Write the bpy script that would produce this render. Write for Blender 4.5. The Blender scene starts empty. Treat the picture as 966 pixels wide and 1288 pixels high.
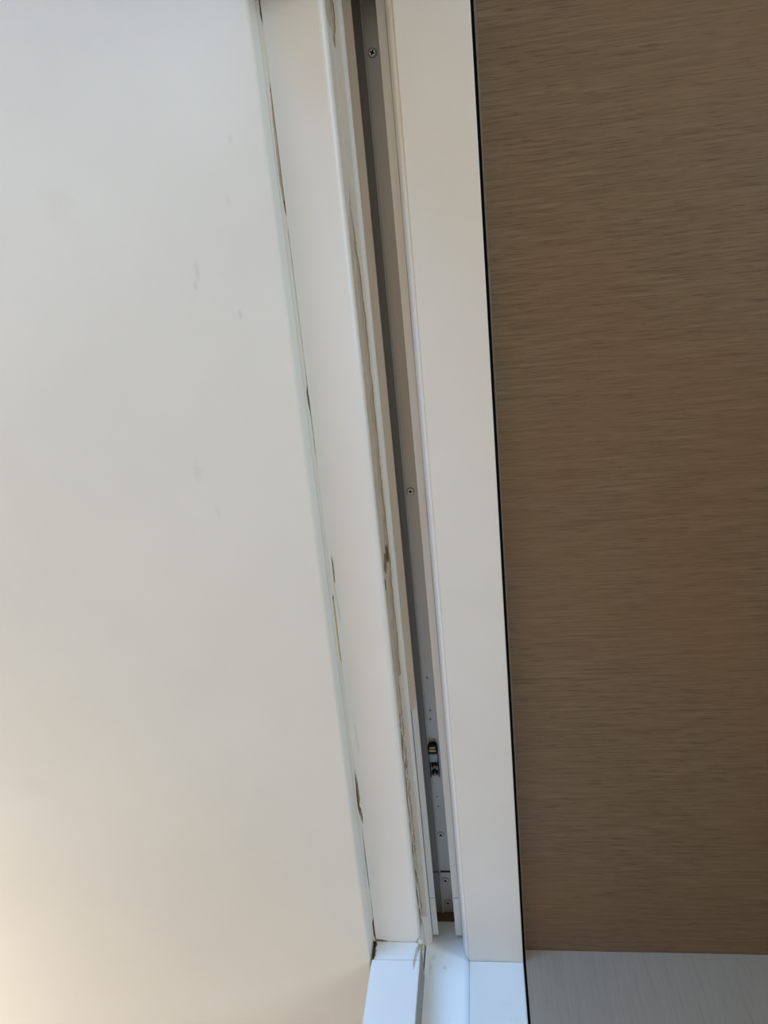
import bpy, bmesh, math, random
from mathutils import Vector, Matrix, noise

scene = bpy.context.scene
COL = scene.collection
random.seed(7)
H = 1.5                                    # height of the hand-held camera above the floor

# ------------------------------------------------------------------ camera
M = [[0.988997364214583, 0.09549864026561566, 0.1129788621115749],
     [-0.05979124332513815, 0.9566030162306776, -0.28519410330510736],
     [-0.13531156934365166, 0.27530106982318225, 0.9517878440892013]]
cam_data = bpy.data.cameras.new('camera')
cam = bpy.data.objects.new('camera', cam_data)
COL.objects.link(cam)
rx, ry, rz = Vector(M[0]), -Vector(M[1]), -Vector(M[2])
cam.matrix_world = Matrix(((rx.x, ry.x, rz.x, 0), (rx.y, ry.y, rz.y, 0), (rx.z, ry.z, rz.z, H), (0, 0, 0, 1)))
cam_data.sensor_fit = 'VERTICAL'
cam_data.sensor_height = 36.0
cam_data.lens = 929.5865 * 36.0 / 1288.0
cam_data.clip_start = 0.01
scene.camera = cam

# ------------------------------------------------------------------ world, lights, exposure
world = bpy.data.worlds.new('world')
scene.world = world
world.use_nodes = True
world.node_tree.nodes['Background'].inputs[0].default_value = (0.62, 0.78, 1.0, 1)
world.node_tree.nodes['Background'].inputs[1].default_value = 0.15

def area_light(name, loc, direction, sx, sy, color, energy):
    d = bpy.data.lights.new(name, 'AREA')
    d.shape = 'RECTANGLE'; d.size = sx; d.size_y = sy
    d.color = color; d.energy = energy
    o = bpy.data.objects.new(name, d); COL.objects.link(o)
    o.location = loc
    o.rotation_euler = Vector(direction).to_track_quat('-Z', 'Y').to_euler()
    return o

# daylight through the window of the left-hand room (behind the camera, to the left)
area_light('window_daylight', (-1.75, -2.93, 1.25), (0, 1, 0), 2.2, 1.5, (0.235, 0.53, 1.0), 142)
# cool fill added from the right, as if through an unseen side window
area_light('added_side_daylight', (1.47, -0.42, 1.25), (-0.78, 0.0, -0.62), 1.1, 1.2, (0.68, 0.857, 1.0), 50)
# warm lamp of the left-hand room, standing out of view and shining up at the ceiling
ld = bpy.data.lights.new('warm_lamp', 'SPOT')
ld.energy = 11.2; ld.color = (1.0, 0.93, 0.81); ld.shadow_soft_size = 0.08; ld.spot_size = math.radians(150); ld.spot_blend = 1.0
lo = bpy.data.objects.new('warm_lamp', ld); COL.objects.link(lo)
lo.location = (-1.05, 0.86, 1.78); lo.rotation_euler = (math.radians(180), 0, 0)
# warm ceiling light of the left-hand room, far from the door
area_light('room_ceiling_light', (-2.4, 0.4, 2.17), (0, 0, -1), 0.5, 0.5, (1.0, 0.80, 0.34), 98)

vs = scene.view_settings
scene.display_settings.display_device = 'sRGB'
vs.view_transform = 'Standard'
vs.look = 'None'
vs.gamma = 1.0
vs.use_curve_mapping = False
vs.exposure = -0.1

# ------------------------------------------------------------------ materials
def new_mat(name):
    m = bpy.data.materials.new(name); m.use_nodes = True
    nt = m.node_tree
    b = nt.nodes['Principled BSDF']
    return m, nt, b

def coords(nt, scale=(1, 1, 1), rot=(0, 0, 0)):
    g = nt.nodes.new('ShaderNodeNewGeometry')
    mp = nt.nodes.new('ShaderNodeMapping')
    mp.inputs['Scale'].default_value = scale
    mp.inputs['Rotation'].default_value = rot
    nt.links.new(g.outputs['Position'], mp.inputs['Vector'])
    return mp.outputs['Vector']

def noise_node(nt, vec, scale, detail=4.0, rough=0.55, dist=0.0):
    n = nt.nodes.new('ShaderNodeTexNoise')
    n.inputs['Scale'].default_value = scale
    n.inputs['Detail'].default_value = detail
    n.inputs['Roughness'].default_value = rough
    n.inputs['Distortion'].default_value = dist
    nt.links.new(vec, n.inputs['Vector'])
    return n.outputs['Fac']

def ramp(nt, fac, stops):
    r = nt.nodes.new('ShaderNodeValToRGB')
    e = r.color_ramp.elements
    e[0].position, e[0].color = stops[0][0], (*stops[0][1], 1)
    e[1].position, e[1].color = stops[-1][0], (*stops[-1][1], 1)
    for p, c in stops[1:-1]:
        k = e.new(p); k.color = (*c, 1)
    nt.links.new(fac, r.inputs['Fac'])
    return r.outputs['Color']

def mix(nt, fac, a, b, mode='MIX'):
    n = nt.nodes.new('ShaderNodeMix'); n.data_type = 'RGBA'; n.blend_type = mode
    if isinstance(fac, float): n.inputs[0].default_value = fac
    else: nt.links.new(fac, n.inputs[0])
    for i, s in ((6, a), (7, b)):
        if isinstance(s, tuple): n.inputs[i].default_value = (*s, 1)
        else: nt.links.new(s, n.inputs[i])
    return n.outputs[2]

def math_node(nt, op, a, b=None, c=None):
    n = nt.nodes.new('ShaderNodeMath'); n.operation = op
    for i, s in enumerate((a, b, c)):
        if s is None: continue
        if isinstance(s, (int, float)): n.inputs[i].default_value = s
        else: nt.links.new(s, n.inputs[i])
    return n.outputs[0]

def bump(nt, b, h, strength, dist=0.001):
    n = nt.nodes.new('ShaderNodeBump')
    n.inputs['Strength'].default_value = strength
    n.inputs['Distance'].default_value = dist
    nt.links.new(h, n.inputs['Height'])
    nt.links.new(n.outputs['Normal'], b.inputs['Normal'])

def paint(name, c1, c2, rough=0.45, spec=0.5, brush=(40, 3, 40), smudges=(), bs=0.12):
    """brushed or rolled paint; smudges = [(x, y, z, rx, ry, rz, strength)] dirt marks on the surface"""
    m, nt, b = new_mat(name)
    n1 = noise_node(nt, coords(nt), 5.0, 3)
    col = ramp(nt, n1, [(0.35, c1), (0.65, c2)])
    for (x, y, z, sx, sy, sz, st) in smudges:
        g = nt.nodes.new('ShaderNodeNewGeometry')
        sub = nt.nodes.new('ShaderNodeVectorMath'); sub.operation = 'SUBTRACT'
        nt.links.new(g.outputs['Position'], sub.inputs[0]); sub.inputs[1].default_value = (x, y, z)
        dv = nt.nodes.new('ShaderNodeVectorMath'); dv.operation = 'DIVIDE'
        nt.links.new(sub.outputs[0], dv.inputs[0]); dv.inputs[1].default_value = (sx, sy, sz)
        ln = nt.nodes.new('ShaderNodeVectorMath'); ln.operation = 'LENGTH'
        nt.links.new(dv.outputs[0], ln.inputs[0])
        wob = noise_node(nt, coords(nt), 160.0, 3)
        f = math_node(nt, 'ADD', ln.outputs['Value'], math_node(nt, 'MULTIPLY_ADD', wob, 1.2, -0.6))
        f = math_node(nt, 'MULTIPLY', math_node(nt, 'SUBTRACT', 1.0, f), st)
        mxn = nt.nodes.new('ShaderNodeClamp'); nt.links.new(f, mxn.inputs[0]); mxn.inputs[2].default_value = st
        col = mix(nt, mxn.outputs[0], col, (0.22, 0.18, 0.14))
    nt.links.new(col, b.inputs['Base Color'])
    b.inputs['Roughness'].default_value = rough
    b.inputs['Specular IOR Level'].default_value = spec
    h = noise_node(nt, coords(nt, brush), 14.0, 4)
    bump(nt, b, h, bs, 0.0006)
    return m

CZ = 2.206
CREAM = paint('ceiling_paint', (0.74, 0.70, 0.63), (0.77, 0.73, 0.66), 0.55, 0.35, (12, 12, 12), smudges=[
    (-0.380, -0.115, CZ, .030, .022, .05, .05), (-0.254, -0.043, CZ, .0035, .012, .05, .16), (-0.258, -0.030, CZ, .003, .006, .05, .16),
    (-0.219, 0.001, CZ, .0025, .005, .05, .22), (-0.287, 0.150, CZ, .005, .014, .05, .12), (-0.272, 0.192, CZ, .004, .008, .05, .10),
    (-0.215, -0.099, CZ, .004, .006, .05, .10), (-0.205, -0.150, CZ, .003, .006, .05, .10), (-0.56, 0.52, CZ, .03, .02, .05, .05)])
STOPP = paint('stop_board_paint', (0.785, 0.755, 0.715), (0.82, 0.79, 0.75), 0.38, 0.5, (60, 4, 60))
SLOTJ = paint('slot_jamb_paint', (0.86, 0.86, 0.86), (0.90, 0.90, 0.90), 0.38, 0.5, (40, 40, 4), smudges=[
    (-0.0862, 0.826, 2.243, .004, .02, .0035, .35), (-0.1045, 0.826, 2.243, .0035, .02, .018, .30), (-0.101, 0.826, 2.2585, .004, .02, .006, .25)])
FRAME = paint('frame_paint', (0.72, 0.68, 0.63), (0.755, 0.715, 0.665), 0.38, 0.5, (60, 4, 60))
JAMB = paint('jamb_paint', (0.72, 0.71, 0.70), (0.76, 0.75, 0.74), 0.38, 0.5, (40, 40, 4), smudges=[
    (-0.0862, 0.826, 2.243, .004, .02, .0035, .35), (0.0165, 0.821, 2.175, .006, .02, .018, .22), (-0.012, 0.821, 2.19, .014, .02, .008, .06),
    (0.0, 0.821, 2.17, .012, .02, .008, .06)])
FLAKE = paint('loose_paint', (0.74, 0.72, 0.67), (0.80, 0.78, 0.74), 0.42, 0.5, (30, 30, 30), bs=0.25)
FILM = paint('old_paint_film', (0.60, 0.535, 0.45), (0.66, 0.59, 0.50), 0.42, 0.5, (30, 30, 30), bs=0.25)
CAULK = paint('caulk', (0.72, 0.66, 0.585), (0.77, 0.715, 0.64), 0.5, 0.4, (30, 30, 30), bs=0.3)
WHITE = paint('highlight_white_paint', (0.86, 0.87, 0.86), (0.90, 0.91, 0.90), 0.28, 0.6, (20, 3, 20), bs=0.05)
WALL = paint('wall_paint', (0.70, 0.67, 0.62), (0.74, 0.71, 0.66), 0.6, 0.3, (12, 12, 12))

def raw_wood(name, dark, mid, light, sc=(900, 45, 500)):
    m, nt, b = new_mat(name)
    n1 = noise_node(nt, coords(nt, sc), 1.0, 5, 0.65)
    n2 = noise_node(nt, coords(nt, (90, 25, 90)), 1.0, 3)
    c = ramp(nt, n1, [(0.30, dark), (0.5, mid), (0.72, light)])
    c = mix(nt, math_node(nt, 'MULTIPLY', n2, 0.45), c, light)
    nt.links.new(c, b.inputs['Base Color'])
    b.inputs['Roughness'].default_value = 0.8
    bump(nt, b, n1, 0.5, 0.001)
    return m
RAW = raw_wood('raw_wood', (0.30, 0.215, 0.15), (0.47, 0.37, 0.275), (0.62, 0.52, 0.41))
RAWDARK = raw_wood('weathered_wood', (0.05, 0.03, 0.018), (0.17, 0.10, 0.05), (0.28, 0.17, 0.08))
RAWYELLOW = raw_wood('yellowed_filler', (0.42, 0.30, 0.15), (0.55, 0.42, 0.24), (0.66, 0.56, 0.38))

def metal(name, col, rough, metallic=1.0, lines=0.05):
    m, nt, b = new_mat(name)
    n1 = noise_node(nt, coords(nt, (1800, 6, 1800)), 1.0, 3)
    c = ramp(nt, n1, [(0.3, tuple(v * 0.88 for v in col)), (0.7, col)])
    nt.links.new(c, b.inputs['Base Color'])
    b.inputs['Metallic'].default_value = metallic
    b.inputs['Roughness'].default_value = rough
    bump(nt, b, n1, lines, 0.0003)
    return m
ALU = metal('anodised_aluminium', (0.68, 0.67, 0.655), 0.36, 0.35)
ALUDARK = metal('dull_shaded_aluminium', (0.38, 0.37, 0.36), 0.5, 0.3)
ALUWHITE = metal('white_coated_aluminium', (0.80, 0.80, 0.80), 0.35, 0.1)
ZINC = metal('zinc_screw', (0.97, 0.98, 0.98), 0.35, 0.6)
STEEL = metal('greenish_zinc_plate', (0.36, 0.42, 0.40), 0.4, 0.6)
COPPER = metal('copper', (0.72, 0.42, 0.24), 0.3, 1.0)

def plain(name, c, rough=0.6):
    m, nt, b = new_mat(name)
    n1 = noise_node(nt, coords(nt), 120.0, 2)
    nt.links.new(ramp(nt, n1, [(0.3, tuple(v * 0.8 for v in c)), (0.7, c)]), b.inputs['Base Color'])
    b.inputs['Roughness'].default_value = rough
    return m
BLACK = plain('black_rubber', (0.012, 0.012, 0.012), 0.7)
SLOTDARK = plain('dark_recess', (0.006, 0.007, 0.009), 0.8)
NYLON = plain('cream_nylon', (0.72, 0.68, 0.52), 0.4)

def veneer(name, dark, mid, light, sc, rot, rough=0.42, warm=None, pore=1.0):
    m, nt, b = new_mat(name)
    v = coords(nt, sc, rot)
    fine = noise_node(nt, v, 1.0, 6, 0.62, 0.4)
    v2 = coords(nt, tuple(s * 0.22 for s in sc), rot)
    band = noise_node(nt, v2, 1.0, 3, 0.5, 0.6)
    v3 = coords(nt, tuple(s * 2.6 for s in sc), rot)
    pores = noise_node(nt, v3, 1.0, 2, 0.5)
    c = ramp(nt, fine, [(0.28, dark), (0.5, mid), (0.74, light)])
    c = mix(nt, math_node(nt, 'MULTIPLY', band, 0.55), c, mid)
    pm = ramp(nt, pores, [(0.30, (0.62, 0.60, 0.57)), (0.45, (1, 1, 1))])
    c = mix(nt, pore, c, pm, 'MULTIPLY')
    blotch = noise_node(nt, coords(nt), 5.0, 2)
    if warm:
        c = mix(nt, math_node(nt, 'MULTIPLY', ramp(nt, blotch, [(0.45, (0, 0, 0)), (0.75, (1, 1, 1))]), 0.5), c, warm)
    nt.links.new(c, b.inputs['Base Color'])
    b.inputs['Roughness'].default_value = rough
    b.inputs['Specular IOR Level'].default_value = 0.35
    bump(nt, b, fine, 0.12, 0.0005)
    return m
VENEER = veneer('brown_oak_veneer', (0.105, 0.066, 0.037), (0.165, 0.108, 0.063), (0.225, 0.155, 0.096), (16, 420, 40), (0, 0, math.radians(1.2)), warm=(0.19, 0.105, 0.05))
VENEER_V = veneer('grey_oak_veneer', (0.275, 0.218, 0.167), (0.295, 0.235, 0.181), (0.318, 0.255, 0.197), (260, 60, 7), (0, 0, 0), 0.5, pore=0.3)
TAUPE = plain('shaded_edge_taupe', (0.33, 0.29, 0.26), 0.7)  # taupe stands in for shade on the side face of the jamb stop
BAND = plain('veneer_edge_band', (0.20, 0.155, 0.11), 0.5)
FLOOR = veneer('oak_floor', (0.36, 0.25, 0.15), (0.46, 0.33, 0.21), (0.54, 0.40, 0.27), (40, 5, 40), (0, 0, 0))

# ------------------------------------------------------------------ geometry helpers
def link(name, bm, mat, parent=None, smooth=False, kind=None):
    me = bpy.data.meshes.new(name)
    bmesh.ops.recalc_face_normals(bm, faces=bm.faces)
    bm.to_mesh(me); bm.free()
    me.materials.append(mat)
    if smooth:
        for p in me.polygons: p.use_smooth = True
    o = bpy.data.objects.new(name, me)
    COL.objects.link(o)
    if parent: o.parent = parent
    if kind: o['kind'] = kind
    return o

def box_into(bm, x0, x1, y0, y1, z0, z1):
    v = [bm.verts.new((x, y, z)) for x in (x0, x1) for y in (y0, y1) for z in (z0, z1)]
    for f in ((0, 1, 3, 2), (4, 6, 7, 5), (0, 4, 5, 1), (2, 3, 7, 6), (0, 2, 6, 4), (1, 5, 7, 3)):
        bm.faces.new([v[i] for i in f])

def box(name, x0, x1, y0, y1, z0, z1, mat, parent=None, bev=0.0, seg=2, kind=None):
    bm = bmesh.new()
    box_into(bm, x0, x1, y0, y1, z0, z1)
    if bev: bmesh.ops.bevel(bm, geom=bm.edges[:], offset=bev, segments=seg, affect='EDGES', profile=0.5)
    return link(name, bm, mat, parent, kind=kind)

def boxes(name, lst, mat, parent=None, kind=None):
    bm = bmesh.new()
    for b in lst: box_into(bm, *b)
    return link(name, bm, mat, parent, kind=kind)

def prism_y(name, prof, y0, y1, mat, parent=None, bev=0.0, bev_filter=None, seg=3, kind=None):
    """profile of (x, z) points run along y"""
    bm = bmesh.new()
    a = [bm.verts.new((x, y0, z)) for x, z in prof]
    b = [bm.verts.new((x, y1, z)) for x, z in prof]
    n = len(prof)
    bm.faces.new(a); bm.faces.new(b[::-1])
    es = []
    for i in range(n):
        bm.faces.new((a[i], b[i], b[(i + 1) % n], a[(i + 1) % n]))
    bm.edges.ensure_lookup_table()
    if bev:
        for e in bm.edges:
            p, q = e.verts
            if abs(p.co.y - q.co.y) > 1e-6 and (bev_filter is None or bev_filter(p.co)): es.append(e)
        bmesh.ops.bevel(bm, geom=es, offset=bev, segments=seg, affect='EDGES', profile=0.5)
    return link(name, bm, mat, parent, kind=kind)

def nz(y, seed, freq):
    """one-dimensional fractal noise, about -1..1"""
    return (noise.noise(Vector((y * freq, seed * 7.3, 0.4))) * 1.0 + noise.noise(Vector((y * freq * 2.7, seed * 3.1, 5.4))) * 0.55
            + noise.noise(Vector((y * freq * 7.1, seed * 1.7, 9.4))) * 0.35) * 0.9

def lerp_table(tab, y):
    if y <= tab[0][0]: return tab[0][1]
    for (a, va), (b, vb) in zip(tab, tab[1:]):
        if y <= b: return va + (vb - va) * (y - a) / (b - a)
    return tab[-1][1]

def ribbon(name, ys, rail_pts, mat, parent, kind=None):
    """solid strip along y; rail_pts(y) -> closed list of (x, z) points, same count at every y"""
    bm = bmesh.new()
    prev = None
    for i, y in enumerate(ys):
        ring = [bm.verts.new((x, y, z)) for x, z in rail_pts(y)]
        if prev is None: bm.faces.new(ring[::-1])
        else:
            n = len(ring)
            for k in range(n):
                bm.faces.new((prev[k], ring[k], ring[(k + 1) % n], prev[(k + 1) % n]))
        prev = ring
    bm.faces.new(prev)
    return link(name, bm, mat, parent, kind=kind)

def frange(a, b, n): return [a + (b - a) * i / (n - 1) for i in range(n)]

def thing(name, label, cat, loc, kind=None, group=None):
    o = bpy.data.objects.new(name, None); COL.objects.link(o)
    o.location = loc
    if label: o['label'] = label
    if cat: o['category'] = cat
    if kind: o['kind'] = kind
    if group: o['group'] = group
    return o

def tag(o, label, cat=None, kind=None):
    o['label'] = label
    if cat: o['category'] = cat
    if kind: o['kind'] = kind
    return o

# ------------------------------------------------------------------ main levels and lines (metres)
Z_CEIL = 2.206      # plaster ceiling of the left room
Z_STOP = 2.235      # underside of the stop board
Z_RIGHT = 2.250     # underside of the right head board
Z_LEDGE = 2.275     # recessed ledge beside the track
Z_FL = 2.285        # underside of the track flanges
Z_TOP = 2.332       # inner top of the track
Z_WOOD = 2.270      # veneer ceiling of the right room
X_CEIL = -0.173
X_STOP0, X_STOP1 = -0.1690, -0.1136
X_R0, X_R1 = -0.0545, 0.0138
X_WOOD = 0.0171
Y_STOP, Y_MID, Y_RIGHT, Y_GREY = 0.7765, 0.826, 0.821, 0.823
Y_NEAR = -0.262

# ------------------------------------------------------------------ setting
# plaster ceiling of the left-hand room, its edge dropped below the door head and slightly rounded
c = prism_y('ceiling', [(-4.0, Z_CEIL), (X_CEIL, Z_CEIL), (X_CEIL, Z_CEIL + 0.22), (-4.0, Z_CEIL + 0.22)], -3.0, 3.2, CREAM,
            bev=0.003, bev_filter=lambda p: p.x > -1 and p.z < Z_CEIL + 0.1, seg=4)
tag(c, 'smooth cream painted plaster ceiling left of the door head', kind='structure')
boxes('floor', [(-4.0, 1.6, -3.0, 3.2, -0.1, 0.0)], FLOOR, kind='structure')['label'] = 'pale oak floor below the doorway'
boxes('wall_left', [(-4.2, -4.0, -3.0, 3.2, 0, 2.5)], WALL, kind='structure')['label'] = 'cream wall at the far left of the left room'
boxes('wall_far', [(-4.2, X_STOP0, 3.2, 3.4, 0, 2.5)], WALL, kind='structure')['label'] = 'cream wall at the far end of the left room'
# wall with the window behind the camera
boxes('wall_back', [(-4.2, -2.9, -3.2, -3.0, 0, 2.5), (-0.6, X_STOP0, -3.2, -3.0, 0, 2.5), (-2.9, -0.6, -3.2, -3.0, 0, 0.45), (-2.9, -0.6, -3.2, -3.0, 2.05, 2.5)],
      WALL, kind='structure')['label'] = 'cream wall with the window behind the camera'
boxes('window_1', [(-2.9, -2.86, -3.12, -3.05, .45, 2.05), (-.64, -.6, -3.12, -3.05, .45, 2.05), (-2.9, -.6, -3.12, -3.05, .45, .49),
                   (-2.9, -.6, -3.12, -3.05, 2.01, 2.05), (-1.77, -1.73, -3.12, -3.05, .45, 2.05)], WALL, kind='structure')['label'] = 'white window frame in the wall behind the camera'
# partition the doorway is cut into: beyond the far jamb, behind the near jamb and above the head
boxes('wall_partition', [(-0.168, X_R1 - 0.002, 0.90, 3.2, 0, 2.5), (-0.168, X_R1 - 0.002, -3.2, -0.40, 0, 2.5), (-0.168, X_R1 - 0.002, -0.42, 0.92, 2.352, 2.5)],
      WALL, kind='structure')['label'] = 'partition wall around and above the doorway'

# right-hand room: veneer ceiling, veneer end wall, plain walls out of view
w = prism_y('ceiling_right', [(X_WOOD + 0.0016, Z_WOOD), (1.5, Z_WOOD), (1.5, Z_WOOD + 0.2), (X_WOOD + 0.0016, Z_WOOD + 0.2)], -1.6, 1.0, VENEER)
tag(w, 'brown oak veneer ceiling panel with fine grain, right of the door head', kind='structure')
e = box('edge_band', X_WOOD, X_WOOD + 0.0016, -1.6, Y_GREY, Z_WOOD - 0.0004, Z_WOOD + 0.05, BAND, w); e['label'] = 'thin paler edge band along the black gap'
g = box('wall_right', X_WOOD, 1.5, Y_GREY, Y_GREY + 0.15, 0, Z_WOOD - 0.0006, VENEER_V)
tag(g, 'grey vertical-grain veneer wall under the brown ceiling panel', kind='structure')
boxes('wall_right_side', [(1.5, 1.7, -1.8, 1.0, 0, 0.6), (1.5, 1.7, -1.8, 1.0, 1.9, 2.5), (1.5, 1.7, -1.8, -1.04, 0.6, 1.9), (1.5, 1.7, 0.18, 1.0, 0.6, 1.9)], VENEER_V, kind='structure')['label'] = 'veneer wall closing the right room on its side'
boxes('added_side_window', [(1.56, 1.62, -1.04, -1.00, .6, 1.9), (1.56, 1.62, .14, .18, .6, 1.9), (1.56, 1.62, -1.04, .18, .6, .64), (1.56, 1.62, -1.04, .18, 1.86, 1.9)],
      WALL, kind='structure')['label'] = 'added white window frame in the unseen side wall of the right room'  # unseen window, added to go with the fill light from the right
boxes('wall_right_back', [(X_R1 + 0.002, 1.7, -1.8, -1.6, 0, 2.5)], WALL, kind='structure')['label'] = 'cream wall closing the right room behind the camera'

# ------------------------------------------------------------------ door frame
frame = thing('door_frame', 'worn cream painted wooden door frame with peeling paint around the sliding track', 'door frame', (0, 0, 0))

# far jamb
box('jamb_stop', -0.1711, -0.1116, Y_STOP, 0.905, 0, 2.2085, JAMB, frame, 0.0015)
box('jamb_stop_edge', -0.1118, -0.1109, Y_STOP + 0.0022, Y_MID + 0.001, 0, 2.2300, TAUPE, frame)['label'] = 'edge of the jamb stop with its shade painted taupe'
cap = box('jamb_cap', X_STOP0 + 0.0004, -0.1116, Y_STOP + 0.0002, 0.905, 2.2090, Z_STOP - 0.0006, JAMB, frame, 0.0008)
box('jamb_track_board', -0.1118, X_R0 - 0.0005, Y_MID, 0.904, 0, 2.3155, SLOTJ, frame)
box('jamb_raw_end', -0.1118, X_R0 - 0.0005, Y_MID + 0.0006, 0.904, 2.3155, 2.350, RAWDARK, frame)['label'] = 'unpainted brown wood above the paint line in the slot'
box('jamb_board', X_R0, X_R1, Y_RIGHT, 0.905, 0, Z_RIGHT - 0.0003, JAMB, frame, 0.0018, 3)
# near jamb, just behind the top edge of the view
box('jamb_stop', -0.1711, -0.1116, -0.395, Y_NEAR, 0, Z_STOP - 0.0006, JAMB, frame, 0.0015)
box('jamb_track_board', -0.1118, X_R0 - 0.0005, -0.395, Y_NEAR - 0.020, 0, 2.270, JAMB, frame)
box('slot_end_shade', -0.1024, X_R0 - 0.0095, -0.394, Y_NEAR - 0.060, 2.271, 2.350, BLACK, frame)  # black block added so that the slot end goes dark
box('jamb_board', X_R0, X_R1, -0.395, Y_NEAR - 0.04, 0, Z_RIGHT - 0.0003, JAMB, frame, 0.0018, 3)

# black backing added to stop light leaking through the gap between the frame and the veneer
box('gap_backing', X_R1 - 0.003, X_WOOD + 0.001, -0.395, 0.904, Z_WOOD + 0.012, Z_WOOD + 0.06, BLACK, frame)
box('gap_backing', X_R1 - 0.003, X_WOOD + 0.001, Y_RIGHT + 0.014, 0.904, 0, Z_WOOD + 0.012, BLACK, frame)
# head boards
Y0, Y1 = -0.395, 0.905
stop = prism_y('stop_board', [(X_STOP0, Z_STOP), (X_STOP1, Z_STOP), (X_STOP1, 2.349), (X_STOP0, 2.349)], Y0, Y1, STOPP, frame,
               bev=0.0055, bev_filter=lambda p: p.x > -0.12 and p.z < 2.24, seg=6)
hb = prism_y('head_board', [(X_R0, Z_RIGHT), (X_R1, Z_RIGHT), (X_R1, 2.349), (-0.0632, 2.349), (-0.0632, 2.283), (X_R0, 2.283)], Y0, Y1, FRAME, frame,
             bev=0.0012, bev_filter=lambda p: p.x > -0.058 and p.z < 2.26, seg=3)
# head board edge towards the track, its bright highlight put into glossy white
def bead_prof(y):
    w = 0.0003 * nz(y, 41, 14)
    return [(X_R0 + 0.0002, 2.2525), (X_R0 - 0.0018, 2.2535), (X_R0 - 0.0045, 2.2580 + w), (X_R0 - 0.0066, 2.2645 + w), (-0.0626 + w, 2.2735), (-0.0631, 2.2845), (X_R0 + 0.0002, 2.2845)]
bead = ribbon('highlight_bead', frange(-0.39, Y_MID - 0.0004, 200), bead_prof, WHITE, frame)
for p in bead.data.polygons: p.use_smooth = len(p.vertices) == 4
bead['label'] = 'left edge of the head board, its highlight painted glossy white'
# joint behind the caulk at the ceiling edge
box('joint_wood', X_CEIL + 0.0006, X_STOP0 - 0.0002, Y0, Y_STOP + 0.02, Z_STOP + 0.0016, 2.349, RAWDARK, frame)
# ledge on the left of the track: two small steps
prism_y('ledge', [(X_STOP1 + 0.0002, Z_LEDGE), (-0.1066, Z_LEDGE), (-0.1050, Z_LEDGE + 0.004), (-0.1030, Z_LEDGE + 0.0045), (-0.1030, 2.349), (X_STOP1 + 0.0002, 2.349)],
        Y0, Y_MID - 0.0002, FRAME, frame, bev=0.0006, seg=2)

# bare wood showing along the step between stop board and ledge, with ragged films of paint around it
ys = frange(-0.39, Y_STOP + 0.045, 760)
ysv = frange(-0.39, Y_STOP - 0.0004, 740)
def raw_prof(y):
    x = X_STOP1 + 0.0005 + 0.0003 * nz(y, 3, 90)
    zl = Z_LEDGE - 0.0005 - 0.0002 * nz(y, 4, 90)
    return [(X_STOP1 + 0.0001, Z_STOP + 0.0055), (x, Z_STOP + 0.0055), (x, zl), (-0.1080, zl), (-0.1080, Z_LEDGE + 0.0002), (X_STOP1 + 0.0001, Z_LEDGE + 0.0002)]
ribbon('bare_wood_edge', ysv, raw_prof, RAW, frame)['label'] = 'strip of bare brown wood where the paint has peeled'
# how far the bare wood reaches: (y, height of the lower film, x of the upper film edge)
LOW = [(-0.39, .008), (-0.242, .008), (-0.2395, .030), (-0.232, .030), (-0.230, .041), (-0.130, .041), (-0.100, .034), (-0.075, .016), (-0.055, .009), (0.30, .006), (0.40, .006), (0.43, .012), (0.50, .013), (0.56, .010), (0.64, .016), (0.70, .012), (0.735, .030), (0.75, .020), (0.776, .010)]
UP = [(-0.39, -.1105), (-0.242, -.1105), (-0.2400, -.1118), (-0.230, -.1128), (-0.10, -.1132), (-0.060, -.1112), (-0.02, -.1092), (0.10, -.1089), (0.26, -.1088), (0.40, -.1088), (0.423, -.1090), (0.426, -.1122), (0.52, -.1128), (0.58, -.1122), (0.66, -.1124), (0.70, -.1130), (0.776, -.1124)]
def low_prof(y):
    rough = 1.0 if -0.09 < y < 0.5 else 1.6
    t = lerp_table(LOW, y)
    if t < 0.0395: t = min(0.0395, max(0.0060, t + 0.0045 * rough * nz(y, 11, 38)))
    else: t = 0.0398
    xo = X_STOP1 + 0.0010
    return [(X_STOP1 - 0.001, Z_STOP + 0.0046), (X_STOP1 - 0.0004, Z_STOP + 0.0036), (xo, Z_STOP + 0.0050), (xo, Z_STOP + t), (X_STOP1 + 0.0003, Z_STOP + t)]
def up_prof(y):
    x = lerp_table(UP, y)
    x = max(X_STOP1 + 0.0003, x + 0.0011 * nz(y, 17, 75))
    return [(x, Z_LEDGE + 0.0001), (x + 0.0001, Z_LEDGE - 0.0012), (-0.1068, Z_LEDGE - 0.0010), (-0.1062, Z_LEDGE + 0.0002)]
ribbon('paint_film', ysv, low_prof, FILM, frame)
ribbon('paint_film', ysv, up_prof, FILM, frame)
# dark gouge in the bare wood
def chip(name, pts, off, mat, parent, thick=0.0012):
    """small ragged plate: pts are (x, y, z) outline corners, off the outward direction"""
    bm = bmesh.new()
    o = Vector(off)
    a = [bm.verts.new(Vector(p)) for p in pts]
    b = [bm.verts.new(Vector(p) + o * thick) for p in pts]
    bm.faces.new(a); bm.faces.new(b[::-1])
    for i in range(len(pts)):
        j = (i + 1) % len(pts)
        bm.faces.new((a[i], b[i], b[j], a[j]))
    return link(name, bm, mat, parent)
xf = X_STOP1 + 0.0006
chip('gouge', [(xf, .268, 2.262), (xf, .272, 2.270), (xf, .279, 2.2735), (xf, .287, 2.268), (xf, .290, 2.258), (xf, .284, 2.254), (xf, .276, 2.258)], (1, 0, 0), RAWDARK, frame, .0006)
zf = Z_LEDGE - 0.0006
chip('gouge', [(-.1128, .268, zf), (-.1108, .262, zf), (-.1098, .268, zf), (-.1100, .279, zf), (-.1110, .283, zf), (-.1124, .280, zf)], (0, 0, -1), RAWDARK, frame, .0006)
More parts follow.
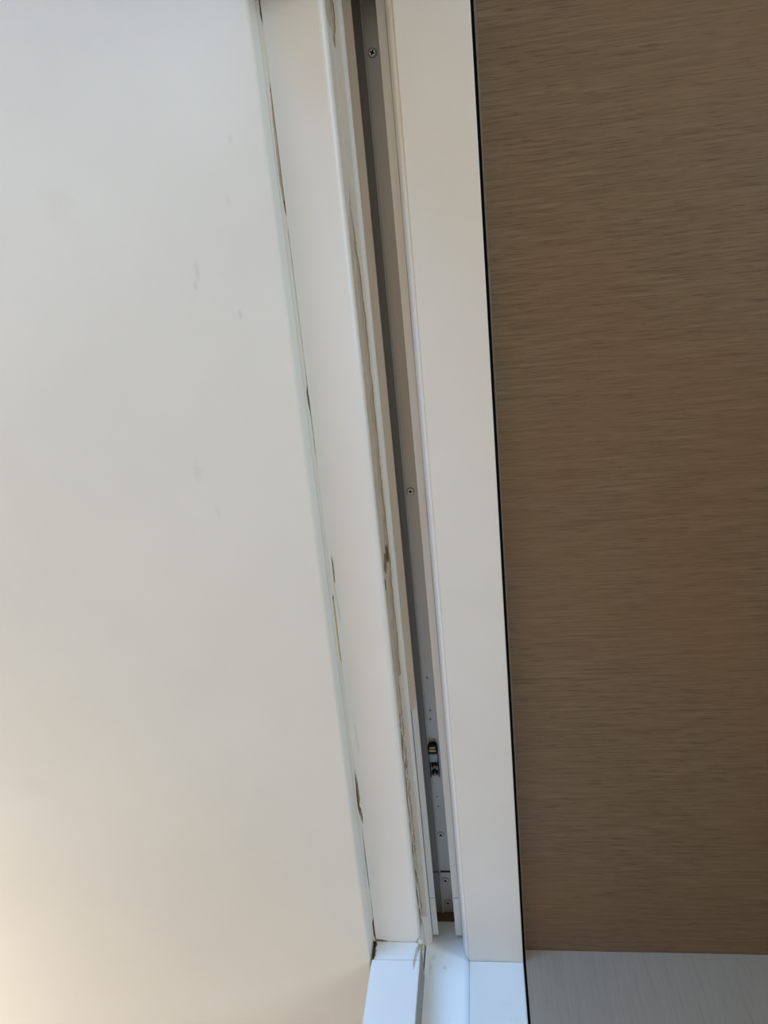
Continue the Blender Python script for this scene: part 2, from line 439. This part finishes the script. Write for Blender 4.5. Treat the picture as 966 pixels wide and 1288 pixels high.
chip('gouge', [(xf, .292, 2.246), (xf, .297, 2.252), (xf, .306, 2.249), (xf, .304, 2.243)], (1, 0, 0), RAWDARK, frame, .0006)
# loose curled flakes of paint hanging off the lower half of the step
for i in range(26):
    y = 0.46 + 0.31 * (i + random.random() * 0.7) / 26
    ln = random.uniform(.008, .022); h0 = random.uniform(.008, .026); w_ = random.uniform(.004, .010)
    xk = X_STOP1 + random.uniform(.0008, .0014)
    n = 6
    top = [(xk + .0008 * random.random(), y + ln * k / n, Z_STOP + h0 + w_ * (0.55 + 0.45 * random.random())) for k in range(n + 1)]
    bot = [(xk + .0012 + .0012 * random.random(), y + ln * k / n, Z_STOP + h0 - w_ * 0.3 * random.random()) for k in range(n, -1, -1)]
    chip('paint_flake', top + bot, (0.9, 0, -0.4), FLAKE, frame, .0005)

# caulk along the ceiling edge; its ragged edge lets the dark joint show. (y, right edge of the caulk)
full = X_STOP0 + 0.0002
CK = [(a, full - b) for a, b in ((-0.39, 0), (-0.25, 0.0016), (-0.243, 0.0003), (-0.2, 0.0004), (-0.19, 0.0012), (-0.17, 0.0022), (-0.14, 0.003), (-0.115, 0.0032), (-0.1, 0.002), (-0.088, 0.0012), (-0.082, -0.0001), (-0.07, 0.0007), (-0.02, 0.0005), (0.06, 0.0005), (0.074, 0.0007), (0.082, 0.0022), (0.094, 0.0018), (0.103, 0.0009), (0.14, 0.0006), (0.18, 0.0001), (0.24, 0), (0.3, 0), (0.308, 0.0018), (0.38, 0.002), (0.388, 0), (0.52, 0), (0.538, 0.0014), (0.56, 0.0026), (0.58, 0.0024), (0.588, 0.0008), (0.6, 0), (0.625, 0.0008), (0.66, 0.0013), (0.69, 0.0009), (0.7, 0.0002), (0.74, 0.0008), (0.748, 0.0026), (0.768, 0.0028), (0.776, 0.001))]
def ck_prof(y):
    x = min(full, lerp_table(CK, y) + 0.00022 * nz(y, 23, 120))
    x = max(x, X_CEIL + 0.0012)
    z = Z_STOP - 0.0006
    return [(X_CEIL + 0.0002, Z_STOP + 0.0012), (X_CEIL + 0.0002, z - 0.0005), (X_CEIL + 0.0010, z - 0.0002), (x, z), (x, Z_STOP + 0.0012)]
ribbon('caulk_bead', ysv, ck_prof, CAULK, frame)
# yellowed filler in one opening, and lighter bare wood in the first long one
box('filler_strip', full - .0021, full - .0002, .308, .386, Z_STOP + .0004, Z_STOP + .0020, RAWYELLOW, frame)
box('filler_strip', full - .0032, full - .0007, -.190, -.098, Z_STOP + .0004, Z_STOP + .0020, RAW, frame)
# chips in the paint of the stop board along the joint
zc = Z_STOP - .00005
for pts in ([(-.1662, .258), (-.1652, .264), (-.1650, .276), (-.1657, .290), (-.1664, .288), (-.1660, .272)],
            [(-.1688, .575), (-.1676, .578), (-.1668, .590), (-.1674, .600), (-.1684, .592)],
            [(-.1686, .530), (-.1678, .545), (-.1676, .566), (-.1686, .572)],
            [(-.1686, .7735), (-.160, .7745), (-.156, .7755), (-.154, .7764), (-.1686, .7764)]):
    chip('paint_chip', [(x, y, zc) for x, y in pts], (0, 0, -1), RAWDARK, frame, .0003)
for pts in ([(-.1664, .286), (-.1650, .294), (-.1648, .308), (-.1662, .300)], [(-.1620, .462), (-.1612, .480), (-.1606, .498), (-.1613, .492)],
            [(-.1676, .0795), (-.1692, .086), (-.1690, .070)], [(-.1646, .31), (-.1628, .316), (-.1630, .332), (-.1650, .328)]):
    chip('paint_flake', [(x, y, zc) for x, y in pts], (0, 0, -1), FLAKE, frame, .0007)
# dirt-dark ragged gap beside the jamb cap
prof_l = [(-.1687, 2.2098)]
for k in range(16):
    prof_l.append((-.1687 + abs(nz(k * .37, 51, 2.1)) * .0030 + .0003, 2.2098 + k * .00155))
prof_l.append((-.1687, 2.2340))
chip('paint_chip', [(x, Y_STOP - .0001, z) for x, z in prof_l], (0, -1, 0), RAWDARK, frame, .0003)
# lump of filler at the inner corner and the smears running down from it
def blob(name, loc, rad, mat, parent, seed):
    bm = bmesh.new()
    bmesh.ops.create_icosphere(bm, subdivisions=3, radius=1.0)
    for v in bm.verts:
        k = 1 + 0.35 * noise.noise(v.co * 1.7 + Vector((seed, 0, 0)))
        v.co = Vector((v.co.x * rad[0] * k + loc[0], v.co.y * rad[1] * k + loc[1], v.co.z * rad[2] * k + loc[2]))
    return link(name, bm, mat, parent, smooth=True)
blob('filler_lump', (-.1125, Y_STOP - .001, 2.2345), (.0034, .0034, .0044), FILM, frame, 2.0)
blob('filler_lump', (-.1095, Y_STOP + .004, 2.2305), (.0022, .004, .0035), RAWYELLOW, frame, 5.0)
def smear(pts, w_, mat):
    bm = bmesh.new(); prev = None
    for k, (x, y, z) in enumerate(pts):
        w = w_ * (1 - 0.75 * k / (len(pts) - 1))
        ring = [bm.verts.new(p) for p in ((x - w, y, z), (x, y - .0011, z), (x + w, y, z), (x, y + .0005, z))]
        if prev:
            for q in range(4): bm.faces.new((prev[q], ring[q], ring[(q + 1) % 4], prev[(q + 1) % 4]))
        else: bm.faces.new(ring[::-1])
        prev = ring
    bm.faces.new(prev)
    return link('filler_smear', bm, mat, frame, smooth=True)
yj = Y_STOP - .0002
smear([(-.1135, yj, 2.231), (-.1158, yj, 2.221), (-.1170, yj, 2.211), (-.1180, yj, 2.201), (-.1186, yj, 2.194)], .0016, FILM)
smear([(-.1160, yj, 2.226), (-.1180, yj, 2.212), (-.1194, yj, 2.200)], .0008, RAW)
smear([(-.1122, yj, 2.230), (-.1126, yj, 2.222), (-.1122, yj, 2.210)], .0010, FILM)

# ------------------------------------------------------------------ aluminium sliding-door track
track = thing('sliding_door_track', 'aluminium sliding door track with countersunk screws set in the door head', 'door track', (0, 0, 0))
FX0, FX1, FX2, FX3 = -0.1025, -0.0950, -0.0722, -0.0637      # flange edges
YJ = 0.757                                                   # joint of the short end piece
T = 0.0016
def channel(name, y0, y1, ytop, parent):
    """inverted C section: two side webs and a top plate"""
    box('top_plate', FX0, FX3, y0, ytop, Z_TOP, Z_TOP + 0.003, ALU, parent)
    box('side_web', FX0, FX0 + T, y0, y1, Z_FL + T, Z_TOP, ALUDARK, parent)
    box('side_web', FX3 - T, FX3, y0, y1, Z_FL + T, Z_TOP, ALU, parent)
    box('flange', FX0, FX1, y0, y1, Z_FL, Z_FL + T, ALUWHITE, parent, 0.0004, 1)
    box('flange', FX2, FX3, y0, y1, Z_FL, Z_FL + T, ALUWHITE, parent, 0.0004, 1)
    # raised rib on the top plate and the groove left of it, its shade put into darker grey
    box('guide_rib', -0.0916, -0.0901, y0 + (0.0 if y0 < 0 else 0.002), ytop, Z_TOP - 0.004, Z_TOP, ALUWHITE, parent, 0.0004, 1)
    box('groove_shade', FX0 + T, -0.0916, y0, ytop, Z_TOP - 0.0012, Z_TOP, ALUDARK, parent)
    box('side_lip', -0.0752, -0.0742, y0, ytop, Z_TOP - 0.0016, Z_TOP, ALU, parent)
channel('main', -0.30, YJ - 0.0005, YJ - 0.0005, track)
channel('end', YJ + 0.0005, 0.8176, Y_MID - 0.0004, track)
box('joint_gap', FX0 + T, FX3 - T, YJ - 0.0007, YJ + 0.0007, Z_TOP - 0.0013, Z_TOP + 0.001, SLOTDARK, track)
# cream paint brushed over the near length of the left flange, ending in a rounded stroke
def fl_prof(y):
    end = 0.4655
    k = max(0.0, min(1.0, (end + .012 - y) / .028))
    xr = FX1 - 0.0002 - (1 - math.sqrt(max(0, 1 - (1 - k) ** 2))) * 0.0050
    return [(-0.1040, Z_FL + 0.0006), (-0.1036, Z_FL - 0.0007), (xr, Z_FL - 0.0006), (xr + 0.0002, Z_FL + 0.0002)]
ribbon('overpaint', frange(-0.30, 0.4775, 240), fl_prof, FILM, track)['label'] = 'cream paint brushed over the track flange'
# countersunk cross-head screws
def lathe(name, prof, mat, parent, seg=24):
    """profile of (radius, z), spun about z"""
    bm = bmesh.new()
    rings = []
    for r, z in prof:
        rings.append([bm.verts.new((r * math.cos(2 * math.pi * k / seg), r * math.sin(2 * math.pi * k / seg), z)) for k in range(seg)])
    for a, b in zip(rings, rings[1:]):
        for k in range(seg): bm.faces.new((a[k], a[(k + 1) % seg], b[(k + 1) % seg], b[k]))
    bm.faces.new(rings[0]); bm.faces.new(rings[-1][::-1])
    return link(name, bm, mat, parent, smooth=True)
def cross_mesh(s, t):
    bm = bmesh.new()
    box_into(bm, -s, s, -t, t, -0.0019, 0.0002)
    box_into(bm, -t, t, -s, s, -0.0019, 0.0002)
    return bm
def make_screw():
    s = lathe('screw', [(0.0005, -0.0016), (0.0031, -0.0016), (0.0035, -0.0013), (0.0036, -0.0005), (0.0036, 0.001)], ZINC, track)
    lathe('countersink', [(0.0042, -0.00025), (0.0047, -0.0001), (0.0047, 0.001), (0.0037, 0.001), (0.0037, -0.0001)], ALUDARK, s)
    for p in s.data.polygons: p.use_smooth = False
    link('cross_slot', cross_mesh(0.0024, 0.00075), SLOTDARK, s)
    return s
screw0 = make_screw()
SPOTS = [(-0.0840, -0.2364, 25), (-0.0848, 0.2175, 10), (-0.0850, 0.6965, 38), (-0.0843, 0.7715, 20), (-0.0838, 0.809, 4)]
def copy_tree(o, parent):
    cpy = o.copy(); COL.objects.link(cpy); cpy.parent = parent
    for ch in o.children: copy_tree(ch, cpy)
    return cpy
for i, (x, y, a) in enumerate(SPOTS):
    s = screw0 if i == 0 else copy_tree(screw0, track)
    s.location = (x, y, Z_TOP - 0.0001); s.rotation_euler = (0, 0, math.radians(a))
# small punched dimples in the top plate
dim0 = lathe('dimple', [(0.0003, -0.0006), (0.0012, -0.0006), (0.0016, 0.0), (0.0016, 0.0006)], ALUDARK, track, 14)
DIM = [(-.0847, .4610), (-.0846, .5075), (-.0852, .5200), (-.0852, .6365), (-.0850, .6520)]
for i, (x, y) in enumerate(DIM):
    d = dim0 if i == 0 else copy_tree(dim0, track)
    d.location = (x, y, Z_TOP - 0.0001); d.scale = (1, 1, 1) if i < 3 else (.75, .75, .5)

# ------------------------------------------------------------------ spring catch clipped into the track
catch = thing('track_catch', 'small black and zinc spring catch with copper bolts clipped inside the track', 'door catch', (-0.0852, 0.555, Z_TOP))
def cbox(name, x0, x1, y0, y1, z0, z1, mat, bev=0.0, parent=None):
    return box(name, x0, x1, y0, y1, z0, z1, mat, parent or catch, bev)
# rounded black nose with two cream rollers
bm = bmesh.new()
pts = [(-.0062, .012)] + [(-.0062 * math.cos(math.pi * k / 10), .0030 - .0050 * math.sin(math.pi * k / 10)) for k in range(11)] + [(.0062, .012)]
lo_ = [bm.verts.new((x, y, -.0075)) for x, y in pts]; hi_ = [bm.verts.new((x, y, -.0002)) for x, y in pts]
bm.faces.new(lo_); bm.faces.new(hi_[::-1])
for k in range(len(pts)):
    j = (k + 1) % len(pts); bm.faces.new((lo_[k], hi_[k], hi_[j], lo_[j]))
nose = link('nose', bm, BLACK, catch)
def roller(y, L_, r):
    bm = bmesh.new()
    bmesh.ops.create_cone(bm, cap_ends=True, segments=14, radius1=r, radius2=r, depth=L_, matrix=Matrix.Translation((0, y, -.0076)) @ Matrix.Rotation(math.pi / 2, 4, 'Y'))
    return link('roller', bm, NYLON, nose, smooth=False)
roller(.0022, .0068, .0012); roller(.0064, .0082, .0015)
cbox('plate', -.0056, .0056, .0122, .0250, -.0062, -.0002, STEEL, .0008)
cbox('backing', -.0046, .0046, .0250, .0480, -.0022, -.0002, STEEL)
cbox('side_cheek', -.0058, -.0047, .0230, .0480, -.0060, -.0002, BLACK)
cbox('side_cheek', .0047, .0058, .0230, .0480, -.0060, -.0002, BLACK)
for yb in (.0305, .0420):
    bolt = lathe('bolt', [(.0014, -.0050), (.0040, -.0046), (.0043, -.003), (.0043, -.0018)], BLACK, catch, 20)
    bolt.location = (0, yb, 0)
    core = lathe('bolt_core', [(.0004, -.0062), (.0018, -.0058), (.0022, -.0050), (.0022, -.0040)], COPPER, bolt, 14)
    core.location = (.0003, .0016, 0)
